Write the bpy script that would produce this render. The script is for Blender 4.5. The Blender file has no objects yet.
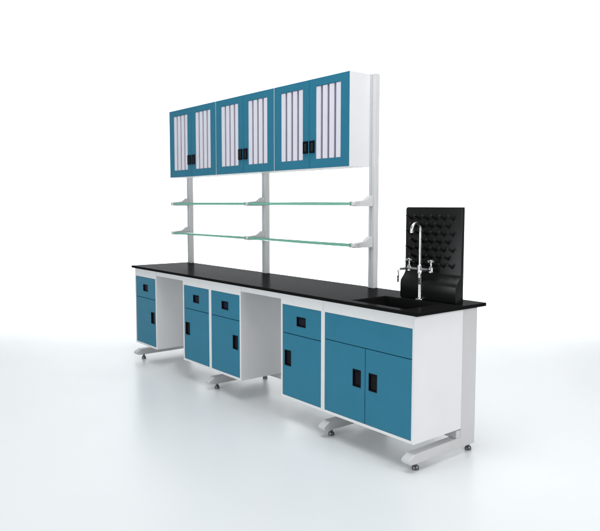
import bpy, bmesh, math
from mathutils import Vector, Matrix

C = bpy.context.scene.collection
SC = bpy.context.scene

# ------------------------------------------------------------------ camera
cd = bpy.data.cameras.new('camera'); cam = bpy.data.objects.new('camera', cd); C.objects.link(cam)
YAW, PITCH, ROLL = 0.8791, 0.0825, 0.0024
fw = Vector((-math.sin(YAW)*math.cos(PITCH), math.cos(YAW)*math.cos(PITCH), -math.sin(PITCH)))
rt0 = Vector((math.cos(YAW), math.sin(YAW), 0)); up0 = rt0.cross(fw)
rt = rt0*math.cos(ROLL) + up0*math.sin(ROLL); up = up0*math.cos(ROLL) - rt0*math.sin(ROLL)
m = Matrix((rt, up, -fw)).transposed().to_4x4(); m.translation = (2.3931, -2.7327, 1.5088)
cam.matrix_world = m
cd.sensor_width = 36; cd.lens = 654.07/600*36
cd.shift_x = -0.0183; cd.shift_y = -0.0095
cd.clip_start = .05; cd.clip_end = 200
SC.camera = cam
# ------------------------------------------------------------------ world, lamps, exposure
w = bpy.data.worlds.new('World'); SC.world = w; w.use_nodes = True
bg = w.node_tree.nodes['Background']; bg.inputs[0].default_value = (0.97, 0.985, 1, 1); bg.inputs[1].default_value = 0.28
SC.view_settings.view_transform = 'Standard'; SC.view_settings.look = 'None'
SC.view_settings.exposure = 0; SC.view_settings.gamma = 1; SC.view_settings.use_curve_mapping = False
SC.cycles.max_bounces = 12; SC.cycles.transparent_max_bounces = 16

def lamp(name, loc, target, size, power, col=(1, 1, 1)):
    l = bpy.data.lights.new(name, 'AREA'); l.shape = 'RECTANGLE'; l.size, l.size_y = size; l.energy = power; l.color = col
    o = bpy.data.objects.new(name, l); C.objects.link(o); o.location = loc
    o.rotation_euler = (Vector(target)-Vector(loc)).to_track_quat('-Z', 'Y').to_euler()
    return o
FW2 = Vector((-math.sin(YAW), math.cos(YAW), 0)); RT2 = Vector((math.cos(YAW), math.sin(YAW), 0))
CAM0 = Vector((2.3931, -2.7327, 0))
lamp('overhead_softbox', (0.0, -0.7, 6.0), (-0.5, 0, 0), (4.5, 3.5), 225, (0.97, 0.99, 1))
lamp('front_softbox', (-1.0, -6.4, 1.5), (-1.7, 0, .9), (4, 2.2), 142, (0.92, 0.98, 1))
lamp('side_softbox', (5.2, 0.9, 2.8), (0, .25, 0.9), (2.5, 2.5), 150)
bl = lamp('backdrop_lamp', CAM0 + FW2*7.9 + Vector((0, 0, 7.2)), CAM0 + FW2*13.5, (20, 4.0), 950)
bl.data.spread = math.radians(85)
b2 = lamp('wall_wash_lamp', CAM0 + FW2*9.5 + Vector((0, 0, 8.2)), CAM0 + FW2*16.0 + Vector((0, 0, 4.2)), (24, 1.0), 750)
b2.data.spread = math.radians(120)

# ------------------------------------------------------------------ materials
def mat(name, col, rough=.5, metal=0, spec=.5, var=.04, scale=6, bump=0, bscale=220, rvar=.06, trans=0, ior=1.5, coat=0):
    M = bpy.data.materials.new(name); M.use_nodes = True; nt = M.node_tree; p = nt.nodes['Principled BSDF']
    p.inputs['Metallic'].default_value = metal; p.inputs['Specular IOR Level'].default_value = spec
    p.inputs['IOR'].default_value = ior; p.inputs['Transmission Weight'].default_value = trans
    p.inputs['Coat Weight'].default_value = coat
    tc = nt.nodes.new('ShaderNodeTexCoord')
    n = nt.nodes.new('ShaderNodeTexNoise'); n.inputs['Scale'].default_value = scale; n.inputs['Detail'].default_value = 5
    nt.links.new(tc.outputs['Object'], n.inputs['Vector'])
    r = nt.nodes.new('ShaderNodeValToRGB')
    r.color_ramp.elements[0].position = .3; r.color_ramp.elements[1].position = .7
    r.color_ramp.elements[0].color = tuple(c*(1-var) for c in col)+(1,)
    r.color_ramp.elements[1].color = tuple(min(1, c*(1+var)) for c in col)+(1,)
    nt.links.new(n.outputs['Fac'], r.inputs['Fac']); nt.links.new(r.outputs['Color'], p.inputs['Base Color'])
    n2 = nt.nodes.new('ShaderNodeTexNoise'); n2.inputs['Scale'].default_value = scale*2.3; n2.inputs['Detail'].default_value = 6
    nt.links.new(tc.outputs['Object'], n2.inputs['Vector'])
    mr = nt.nodes.new('ShaderNodeMapRange'); mr.inputs['To Min'].default_value = max(0, rough-rvar); mr.inputs['To Max'].default_value = rough+rvar
    nt.links.new(n2.outputs['Fac'], mr.inputs['Value']); nt.links.new(mr.outputs['Result'], p.inputs['Roughness'])
    if bump:
        n3 = nt.nodes.new('ShaderNodeTexNoise'); n3.inputs['Scale'].default_value = bscale; n3.inputs['Detail'].default_value = 2
        nt.links.new(tc.outputs['Object'], n3.inputs['Vector'])
        b = nt.nodes.new('ShaderNodeBump'); b.inputs['Strength'].default_value = bump; b.inputs['Distance'].default_value = .001
        nt.links.new(n3.outputs['Fac'], b.inputs['Height']); nt.links.new(b.outputs['Normal'], p.inputs['Normal'])
    return M
M = {
 'blue': mat('blue_paint', (.026, .190, .295), .42, bump=.05, var=.03, spec=.22),
 'white': mat('white_panel', (.80, .80, .81), .45, bump=.04, var=.012),
 'frame': mat('grey_white_steel', (.60, .60, .605), .4, bump=.05, var=.02),
 'post': mat('post_aluminium', (.69, .69, .695), .42, var=.02, bump=.04),
 'top': mat('black_epoxy', (.010, .010, .0103), .25, spec=.0005, var=.05, scale=7, bump=.015, rvar=.02),
 'basin': mat('black_basin', (.007, .007, .007), .3, spec=.3),
 'board': mat('black_board', (.009, .009, .009), .30, spec=.24, var=.1),
 'hblack': mat('black_handle', (.003, .003, .006), .4, spec=.12),
 'navy': mat('navy_recess', (.004, .005, .022), .45, spec=.15),
 'ridge': mat('dark_grey_ridge', (.07, .09, .10), .35, spec=.4),
 'chrome': mat('brushed_chrome', (.72, .72, .72), .22, metal=1, var=.03),
 'bolt': mat('dark_steel', (.16, .16, .17), .3, metal=.9, var=.1),
 'rubber': mat('rubber_pad', (.02, .02, .02), .7),
 'glass': mat('clear_glass', (.86, .96, .92), .0, trans=1, ior=1.25, var=0, rvar=0),
 'edge': mat('green_glass_edge', (.22, .54, .41), .15, var=.05),
 'pane': mat('lilac_grey_pane', (.17, .155, .22), .25, var=.04),
 'strip': mat('white_slat', (.79, .775, .85), .45, var=.015),
 'floor': mat('studio_floor', (.762, .784, .793), .30, spec=.32, var=.008, scale=1.2, rvar=.04),
}

# ------------------------------------------------------------------ helpers
def finish(bm, bevel=0, segs=2, ang=40):
    bmesh.ops.remove_doubles(bm, verts=bm.verts, dist=1e-5)
    bmesh.ops.recalc_face_normals(bm, faces=bm.faces)
    if bevel:
        es = [e for e in bm.edges if len(e.link_faces) == 2 and e.calc_face_angle(0) > math.radians(ang)]
        if es: bmesh.ops.bevel(bm, geom=es, offset=bevel, segments=segs, profile=.5, affect='EDGES', clamp_overlap=True)
    return bm

def obj(name, bm, material, parent=None, smooth=False, loc=None):
    me = bpy.data.meshes.new(name); bm.to_mesh(me); bm.free()
    for k in (material if isinstance(material, (list, tuple)) else [material]): me.materials.append(M[k])
    if smooth:
        for p in me.polygons: p.use_smooth = True
        me.set_sharp_from_angle(angle=math.radians(38))
    o = bpy.data.objects.new(name, me); C.objects.link(o)
    if parent: o.parent = parent
    if loc: o.location = loc
    return o

def tag(o, label, cat, group=None):
    o['label'] = label; o['category'] = cat
    if group: o['group'] = group
    return o

def thing(name, label, cat, loc, group=None):
    o = bpy.data.objects.new(name, None); C.objects.link(o); o.location = loc; o.empty_display_size = .1
    return tag(o, label, cat, group)

def dup(root, loc, label):
    r = root.copy(); C.objects.link(r); r.location = loc; r['label'] = label
    for ch in list(root.children):
        c = ch.copy(); C.objects.link(c); c.parent = r
        for g in list(ch.children):
            d = g.copy(); C.objects.link(d); d.parent = c
    return r

def box(bm, x0, x1, y0, y1, z0, z1, mi=0):
    v = [bm.verts.new(p) for p in ((x0,y0,z0),(x1,y0,z0),(x1,y1,z0),(x0,y1,z0),(x0,y0,z1),(x1,y0,z1),(x1,y1,z1),(x0,y1,z1))]
    for f in ((0,3,2,1),(4,5,6,7),(0,1,5,4),(1,2,6,5),(2,3,7,6),(3,0,4,7)):
        bm.faces.new([v[i] for i in f]).material_index = mi

def boxbm(*a, bevel=.0015):
    bm = bmesh.new(); box(bm, *a); return finish(bm, bevel)

def plate(a0, a1, b0, b1, c0, c1, holes=(), axes='xzy', bevel=.0015):
    """slab spanning a x b, thickness c, with rectangular holes; axes names the a, b, c directions"""
    A = sorted({min(max(q, a0), a1) for q in (a0, a1, *[h[0] for h in holes], *[h[1] for h in holes])})
    B = sorted({min(max(q, b0), b1) for q in (b0, b1, *[h[2] for h in holes], *[h[3] for h in holes])})
    solid = {}
    for i in range(len(A)-1):
        for j in range(len(B)-1):
            ca, cb = (A[i]+A[i+1])/2, (B[j]+B[j+1])/2
            solid[i, j] = not any(h[0] < ca < h[1] and h[2] < cb < h[3] for h in holes)
    bm = bmesh.new(); cache = {}
    def V(a, b, c):
        k = (a, b, c)
        if k not in cache:
            d = dict(zip(axes, k)); cache[k] = bm.verts.new((d['x'], d['y'], d['z']))
        return cache[k]
    for (i, j), s in solid.items():
        if not s: continue
        p, q, r, t = A[i], A[i+1], B[j], B[j+1]
        for c in (c0, c1): bm.faces.new([V(p,r,c), V(q,r,c), V(q,t,c), V(p,t,c)])
        for di, dj, e in ((-1,0,((p,r),(p,t))),(1,0,((q,r),(q,t))),(0,-1,((p,r),(q,r))),(0,1,((p,t),(q,t)))):
            if not solid.get((i+di, j+dj), False):
                bm.faces.new([V(*e[0],c0), V(*e[1],c0), V(*e[1],c1), V(*e[0],c1)])
    bmesh.ops.recalc_face_normals(bm, faces=bm.faces)
    bmesh.ops.dissolve_limit(bm, angle_limit=.01, verts=bm.verts, edges=bm.edges)
    return finish(bm, bevel)

def prism(poly, x0, x1, bevel=.002, bm=None):
    """polygon in (y, z) extruded along x"""
    own = bm is None
    bm = bm or bmesh.new()
    a = [bm.verts.new((x0, y, z)) for y, z in poly]; b = [bm.verts.new((x1, y, z)) for y, z in poly]
    n = len(poly)
    bm.faces.new(a); bm.faces.new(b[::-1])
    for i in range(n): bm.faces.new([a[i], b[i], b[(i+1) % n], a[(i+1) % n]])
    return finish(bm, bevel) if own else bm

def tube(bm, pts, r, n=20, r_end=None):
    pts = [Vector(p) for p in pts]; rings = []; prev = None
    for i, p in enumerate(pts):
        t = (pts[min(i+1, len(pts)-1)] - pts[max(i-1, 0)]).normalized()
        if prev is None:
            a = t.cross(Vector((1, 0, 0)) if abs(t.x) < .9 else Vector((0, 1, 0))).normalized()
        else:
            a = (prev - t*prev.dot(t)).normalized()
        prev = a; b = t.cross(a)
        rr = r if r_end is None else r + (r_end-r)*i/(len(pts)-1)
        rings.append([bm.verts.new(p + (a*math.cos(k*2*math.pi/n) + b*math.sin(k*2*math.pi/n))*rr) for k in range(n)])
    for q, s in zip(rings, rings[1:]):
        for k in range(n): bm.faces.new([q[k], q[(k+1) % n], s[(k+1) % n], s[k]])
    bm.faces.new(rings[0][::-1]); bm.faces.new(rings[-1])

def lathe(bm, prof, cx=0, cy=0, n=28):
    rings = [[bm.verts.new((cx+r*math.cos(k*2*math.pi/n), cy+r*math.sin(k*2*math.pi/n), z)) for k in range(n)] for r, z in prof]
    for q, s in zip(rings, rings[1:]):
        for k in range(n): bm.faces.new([q[k], q[(k+1) % n], s[(k+1) % n], s[k]])
    bm.faces.new(rings[0][::-1]); bm.faces.new(rings[-1])

# ------------------------------------------------------------------ setting: floor and swept backdrop
def sweep():
    ds_floor = [-9, 13.0]
    R = 3.0; W = 16
    prof = [(13.0, 0)] + [(13.0+R*math.sin(a), R-R*math.cos(a)) for a in [math.pi/2*i/24 for i in range(1, 25)]] + [(16.0, 9.5)]
    def pt(d, s, z): return CAM0 + FW2*d + RT2*s + Vector((0, 0, z))
    bm = bmesh.new()
    bm.faces.new([bm.verts.new(pt(-9, -W, 0)), bm.verts.new(pt(-9, W, 0)), bm.verts.new(pt(13, W, 0)), bm.verts.new(pt(13, -W, 0))])
    f = obj('floor', bm, 'floor'); f['kind'] = 'structure'
    bm = bmesh.new()
    rows = [(bm.verts.new(pt(d, -W, z)), bm.verts.new(pt(d, W, z))) for d, z in prof]
    for a, b in zip(rows, rows[1:]): bm.faces.new([a[0], a[1], b[1], b[0]])
    b = obj('backdrop', bm, 'floor', smooth=True); b['kind'] = 'structure'
sweep()

# ------------------------------------------------------------------ the bench
ZT0, ZT1 = .9011, .9225
SX0, SX1, SY0, SY1 = -.562, -.105, .042, .352
bench = thing('lab_bench', 'long laboratory bench with glossy black worktop on pale grey steel C-shaped frames', 'lab bench', (-1.8, .28, 0))
OFF = Vector((1.8, -.28, 0))
def bpart(name, bm, material, smooth=False, parent=None, **k):
    o = obj(name, bm, material, parent or bench, smooth)
    if parent is None: o.location = OFF
    return o
bpart('worktop', plate(-3.64, .0306, -.0203, .6153, ZT0, ZT1, [(SX0, SX1, SY0, SY1)], axes='xyz', bevel=.003), 'top')
for a0, a1 in ((-3.1522, -2.6465), (-1.7419, -1.2363)):
    bpart('apron', boxbm(a0, a1, .0015, .022, .8595, ZT0-.0008), 'white')
    bpart('back_rail', boxbm(a0, a1, .505, .530, .845, ZT0-.0008), 'frame')
FEETX = [-.064, -.795, -2.225, -3.598]
foot_poly = [(.571, ZT0-.0006), (.571, .046), (.012, .046), (-.020, .053), (-.030, .064), (-.030, .074), (-.020, .084), (.020, .104), (.433, .109), (.4335, ZT0-.0006)]
for fx in FEETX:
    f = bpart('c_frame', prism(foot_poly, fx, fx+.062, .004), 'frame')
    for by in (.060, .548):
        bm = bmesh.new(); lathe(bm, [(.012, 0), (.020, .001), (.021, .010), (.018, .021), (.010, .027), (.010, .0457)], fx+.031, by, 24)
        obj('levelling_foot', finish(bm), 'bolt', f, True)
bpart('stretcher', boxbm(-3.54, -.004, .392, .4327, .1092, .158, bevel=.003), 'frame')

# ------------------------------------------------------------------ base cabinets (local x from 0 at left edge, y from 0 at front)
ZB, ZBT, T = .1658, ZT0-.0006, .018
ZO0, ZO1 = ZB+T, .8265
def nest(levels, mats):
    """one connected shell: a stack of rectangles (inset, y) closed by the last; mats[i] is the material of band i"""
    bm = bmesh.new(); rs = []
    for x0, x1, z0, z1, y in levels:
        rs.append([bm.verts.new(p) for p in ((x0, y, z0), (x1, y, z0), (x1, y, z1), (x0, y, z1))])
    for k, (p, q) in enumerate(zip(rs, rs[1:])):
        for i in range(4): bm.faces.new([p[i], p[(i+1) % 4], q[(i+1) % 4], q[i]]).material_index = mats[k]
    bm.faces.new(rs[-1]).material_index = mats[-1]
    bm.normal_update()
    return bm
def cup(parent, x0, x1, z0, z1, yf, square=False):
    """recessed black pull sitting in a cut-out of a front"""
    L = lambda i, y: (x0+i, x1-i, z0+i, z1-i, y)
    bm = nest([L(-.003, yf-.0003), L(-.003, yf-.0016), L(-.0022, yf-.0024), L(.0024, yf-.0024), L(.0032, yf-.0016), L(.0036, yf+.009), L(.0090, yf+.0105), L(.0098, yf+.0075), L(.0150, yf+.0075)], [0]*6+[1]*3)
    obj('handle', bm, ['hblack', 'navy' if square else 'hblack'], parent)
def front(name, parent, x0, x1, z0, z1, hole=None, square=False):
    bm = plate(x0, x1, z0, z1, .001, .0175, [hole] if hole else [], bevel=.0012)
    d = obj(name, bm, 'blue', parent)
    if hole: cup(d, *hole, .001, square)
    return d
def carcass(parent, W, D=.4305):
    obj('body', plate(.0006, W-.0006, ZB, ZBT, 0, D, [(T, W-T, ZO0, ZO1)], bevel=.0012), 'white', parent)
    obj('back_panel', boxbm(T+.001, W-T-.001, D-.03, D-.012, ZO0+.001, ZO1-.001), 'white', parent)
S = .4518; G = .0018
def single(label, x, side):
    t = thing('base_cabinet', label, 'cabinet', (x, 0, 0), 'blue fronted cabinets under the bench')
    carcass(t, S)
    front('drawer_front', t, T+G, S-T-G, .6279+.0025, ZO1-G, (S/2-.045, S/2+.045, .694, .755), True)
    hx = .046 if side == 'L' else S-.046-.066
    front('door', t, T+G, S-T-G, ZO0+G, .6279-.0025, (hx, hx+.066, .402, .506))
    return t
XA, XB, XBM, XC, XD = -3.6045, -2.646, -2.1942, -1.2358, -.784
ca = single('narrow one-door cabinet standing alone at the far left end of the bench', XA, 'R')
cb = single('left cabinet of the adjoining middle pair, door pull at its left edge', XB, 'L')
dup(ca, (XBM, 0, 0), 'right cabinet of the adjoining middle pair, door pull at its right edge')
dup(cb, (XC, 0, 0), 'one-door cabinet touching the left side of the wide double-door sink cabinet')
DW = .784
cs = thing('sink_cabinet', 'wide double-door cabinet with a plain blue top panel under the sink', 'cabinet', (XD, 0, 0), 'blue fronted cabinets under the bench')
CDEP = .4305
obj('body', plate(.0006, DW-.0006, ZB, ZBT, 0, CDEP, [(T, DW-T, ZO0, ZBT+.01)], bevel=.0012), 'white', cs)
obj('top_rail', boxbm(T+.0003, DW-T-.0003, 0, .034, ZO1, ZBT, bevel=.0012), 'white', cs)
obj('back_panel', boxbm(T+.001, DW-T-.001, CDEP-.03, CDEP-.012, ZO0+.001, ZBT-.01), 'white', cs)
front('top_panel', cs, T+G, DW-T-G, .6512+.0025, ZO1-G)
front('door', cs, T+G, DW/2-.0025, ZO0+G, .6512-.002, (.287, .353, .402, .505))
front('door', cs, DW/2+.0025, DW-T-G, ZO0+G, .6512-.002, (.427, .491, .402, .505))

# ------------------------------------------------------------------ posts with shelf brackets
PX = [-.9485, -2.262, -3.580]; PW, PD, PY = .056, .044, .567
SHELF_Z = [1.512, 1.222]
def post(label, x):
    t = thing('rack_post', label, 'post', (x, PY, ZT1+.0004), 'upright posts along the back of the bench')
    g = .006
    pl = [(0,0),(.020,0),(.020,g),(.036,g),(.036,0),(PW,0),(PW,.014),(PW-.003,.014),(PW-.003,.030),(PW,.030),(PW,PD),(0,PD)]
    bm = bmesh.new()
    a = [bm.verts.new((q, r, 0)) for q, r in pl]; b = [bm.verts.new((q, r, 2.427-ZT1)) for q, r in pl]
    bm.faces.new(a[::-1]); bm.faces.new(b)
    for i in range(len(pl)): bm.faces.new([a[i], a[(i+1) % len(pl)], b[(i+1) % len(pl)], b[i]])
    obj('upright', finish(bm, .001), 'post', t)
    for z in SHELF_Z:
        zz = z-ZT1
        poly = [(-.0005, zz-.007), (-.0005, zz+.068), (-.026, zz+.068), (-.046, zz+.054), (-.072, zz+.036), (-.165, zz+.027), (-.176, zz+.020), (-.178, zz), (-.170, zz-.007)]
        k = obj('shelf_bracket', prism(poly, .010, PW-.010, .002), 'post', t)
        for c0, c1 in ((-.012, .0095), (PW-.0095, PW+.012)):
            obj('clip', boxbm(c0, c1, -.176, -.152, zz-.005, zz+.0275, bevel=.002), 'frame', k)
    return t
p0 = post('tall pale post at the right, rising beside the white end of the wall cabinets', PX[0])
dup(p0, (PX[1], PY, ZT1+.0004), 'middle one of the three tall posts, behind the middle wall cabinet')
dup(p0, (PX[2], PY, ZT1+.0004), 'tall post at the far left end of the bench, behind the first wall cabinet')

# ------------------------------------------------------------------ glass shelves
def shelf(label, xa, xb, z):
    bm = bmesh.new(); L = xb-xa
    box(bm, 0, L, 0, .176, 0, .022)
    bm.normal_update()
    for f in bm.faces:
        if abs(f.normal.z) < .5: f.material_index = 1
    o = obj('glass_shelf', finish(bm, .003, 2), ['glass', 'edge'], None, loc=(xa, PY-.181, z+.001))
    return tag(o, label, 'shelf', 'glass shelves on the posts')
for k, (z, nm) in enumerate(zip(SHELF_Z, ('upper', 'lower'))):
    shelf('%s green-edged glass shelf between the middle and right posts' % nm, PX[1]+PW-.008, PX[0]+.008, z)
    shelf('%s green-edged glass shelf between the far left and middle posts' % nm, PX[2]+PW-.008, PX[1]+.008, z)

# ------------------------------------------------------------------ wall cabinets
UW, UZ0, UZ1, UY = .8713, 1.7814, 2.4271, .3684
UH = UZ1-UZ0
def wall_cabinet(label, x):
    t = thing('wall_cabinet', label, 'cabinet', (x, UY, UZ0), 'wall cabinets above the glass shelves')
    D0 = .018; D1 = PY-.001-UY
    obj('body', plate(.0005, UW-.0005, 0, UH, .0012, D1, [(.0030, UW-.0030, .0010, UH-.0010)], bevel=.0004), 'white', t)
    obj('back_panel', boxbm(.019, UW-.019, D1-.014, D1-.004, .019, UH-.019), 'white', t)
    for k in (0, 1):
        a = .0037 if k == 0 else UW/2+.0018; b = UW/2-.0018 if k == 0 else UW-.0037
        wx0, wx1 = (.092, .360) if k == 0 else (UW-.360, UW-.092)
        z0, z1 = .066, .588
        d = obj('door', plate(a, b, .0015, UH-.0015, 0, .017, [(wx0, wx1, z0, z1)], bevel=.0012), 'blue', t)
        bm = bmesh.new()
        box(bm, wx0+.0004, wx1-.0004, .0105, .0135, z0+.0004, z1-.0004)
        n, gp = 4, .0225; sw = (wx1-wx0-.002-gp*(n-1))/n
        for i in range(n):
            s0 = wx0+.001+i*(sw+gp); box(bm, s0, s0+sw, .0035, .0103, z0+.002, z1-.002, 1)
        obj('window', finish(bm), ['pane', 'strip'], d)
        c = UW/2; h0, h1 = (c-.064, c-.012) if k == 0 else (c+.012, c+.064)
        hz0, hz1 = .112, .202
        L = lambda i, y: (h0+i, h1-i, hz0+i, hz1-i, y)
        obj('handle', nest([L(0, -.0003), L(0, -.0095), L(.003, -.0125), L(.0125, -.0125), L(.0150, -.004), L(.0175, -.004), L(.0180, -.0085), L(.0215, -.0085), L(.0218, -.006)], [0, 0, 0, 0, 0, 1, 1, 0, 0]), ['hblack', 'ridge'], d)
    return t
UX = [-3.5538+i*UW for i in range(3)]
u = wall_cabinet('two-door wall cabinet at the left end of the blue row', UX[0])
dup(u, (UX[1], UY, UZ0), 'middle two-door wall cabinet of the blue row, between the two others')
dup(u, (UX[2], UY, UZ0), 'two-door wall cabinet at the right end of the row, white side showing')

# ------------------------------------------------------------------ sink
sk = thing('sink', 'black rectangular sink let into the right end of the worktop', 'sink', ((SX0+SX1)/2, (SY0+SY1)/2, .66))
w2, h2 = (SX1-SX0)/2, (SY1-SY0)/2
bm = bmesh.new()
def ring(ins, z): return [bm.verts.new(p) for p in ((-w2+ins,-h2+ins,z),(w2-ins,-h2+ins,z),(w2-ins,h2-ins,z),(-w2+ins,h2-ins,z))]
zt = ZT1-.66
rings = [ring(.004, zt-.012), ring(.0012, zt-.012), ring(.0012, zt-.004), ring(.006, zt-.004), ring(.018, .012), ring(.030, .004)]
for a, b in zip(rings[2:], rings[3:]):
    for i in range(4): bm.faces.new([a[i], a[(i+1) % 4], b[(i+1) % 4], b[i]])
bm.faces.new(rings[-1])
for v in rings[0]+rings[1]: bm.verts.remove(v)
obj('basin', finish(bm), 'basin', sk)
bm = bmesh.new(); lathe(bm, [(.045, .0045), (.045, .008), (.040, .010), (.030, .0065), (.012, .0060)]); obj('drain', finish(bm), 'chrome', sk, True)

# ------------------------------------------------------------------ faucet
FX, FY = -.303, .385
ft = thing('lab_tap', 'chrome three-way laboratory tap with a gooseneck, standing behind the sink', 'tap', (FX, FY, ZT1))
z = lambda a: a-ZT1
bm = bmesh.new(); lathe(bm, [(.024, .0004), (.026, .004), (.024, .009), (.013, .014), (.0105, .020), (.0105, z(1.085)), (.016, z(1.09)), (.016, z(1.14)), (.011, z(1.146))])
obj('column', finish(bm), 'chrome', ft, True)
R = .041; zc = z(1.362)
pts = [(0, 0, z(1.1465)), (0, 0, z(1.25)), (0, 0, zc-.004)] + [(0, -R+R*math.cos(a), zc+R*math.sin(a)) for a in [math.pi*i/18 for i in range(19)]] + [(0, -2*R, zc-.006)]
bm = bmesh.new(); tube(bm, pts, .0092, 20); g = obj('gooseneck', finish(bm), 'chrome', ft, True)
bm = bmesh.new(); lathe(bm, [(.008, zc-.018), (.0105, zc-.018), (.0105, zc-.0065), (.008, zc-.0062)], 0, -2*R, 20); obj('aerator', finish(bm), 'chrome', g, True)
for s in (-1, 1):
    bm = bmesh.new(); tube(bm, [(s*.0165, 0, z(1.115)), (s*.078, 0, z(1.115))], .0105, 18)
    a = obj('side_arm', finish(bm), 'chrome', ft, True)
    bm = bmesh.new(); lathe(bm, [(.010, z(1.098)), (.0135, z(1.101)), (.0135, z(1.131)), (.008, z(1.138)), (.006, z(1.142)), (.006, z(1.162))], s*.088, 0, 22)
    obj('valve', finish(bm), 'chrome', a, True)
    bm = bmesh.new(); tube(bm, [(s*.088-.025, 0, z(1.170)), (s*.088+.025, 0, z(1.170))], .0062, 16); tube(bm, [(s*.088, -.025, z(1.170)), (s*.088, .025, z(1.170))], .0060, 16)
    lathe(bm, [(.010, z(1.160)), (.0115, z(1.163)), (.0115, z(1.178)), (.006, z(1.182))], s*.088, 0, 20)
    obj('handle', finish(bm), 'chrome', a, True)
    q = [(s*.088, -.014, z(1.116)), (s*.088, -.085, z(1.116))] + [(s*.088, -.085-.020*math.sin(t), z(1.116)-.020+.020*math.cos(t)) for t in [math.pi/2*i/8 for i in range(1, 9)]] + [(s*.088, -.105, z(1.075))]
    bm = bmesh.new(); tube(bm, q, .0078, 18)
    for i in range(4): lathe(bm, [(.0045, z(1.075)-.010*i), (.0085, z(1.075)-.010*i-.001), (.0055, z(1.075)-.010*i-.0095)], s*.088, -.105, 16)
    obj('nozzle', finish(bm), 'chrome', a, True)

# ------------------------------------------------------------------ drying board
db = thing('drying_board', 'tall black drip board with rows of pegs at the right end of the worktop', 'drying rack', (-.24, .45, ZT1))
BX0, BX1 = -.232, .212
H = 1.502-ZT1
prof = [(.012, .0005), (.012, H), (-.016, H), (-.016, .175)]
for i in range(1, 7):
    t = i/7; prof.append((-.016-.046*(3*t*t-2*t*t*t), .175-.075*t))
prof += [(-.062, .095), (-.062, .012), (-.056, .0005)]
bm = bmesh.new(); prism(prof, BX0, BX1, 0, bm); bmesh.ops.recalc_face_normals(bm, faces=bm.faces)
top_corner = [e for e in bm.edges if abs(e.verts[0].co.y-e.verts[1].co.y) > .02 and abs(e.verts[0].co.z-H) < 1e-5 and abs(e.verts[1].co.z-H) < 1e-5 and e.verts[0].co.x < 0]
bmesh.ops.bevel(bm, geom=top_corner, offset=.016, segments=6, profile=.5, affect='EDGES')
obj('panel', finish(bm, .003, 2, 50), 'board', db, True)
for r in range(7):
    for c in range(6 if r % 2 == 0 else 5):
        px = BX0+.052+(c+.5*(r % 2))*.066; pz = .216+r*.0485
        bm = bmesh.new()
        tube(bm, [(0, -.0155, 0), (0, -.022, .002), (0, -.045, .012), (0, -.062, .021)], .0092, 16, .0066)
        lathe(bm, [(.001, .0125), (.0078, .0155), (.0078, .0240), (.002, .028)], 0, -.063, 14)
        obj('peg', finish(bm), 'board', db, True, loc=(px, 0, pz))
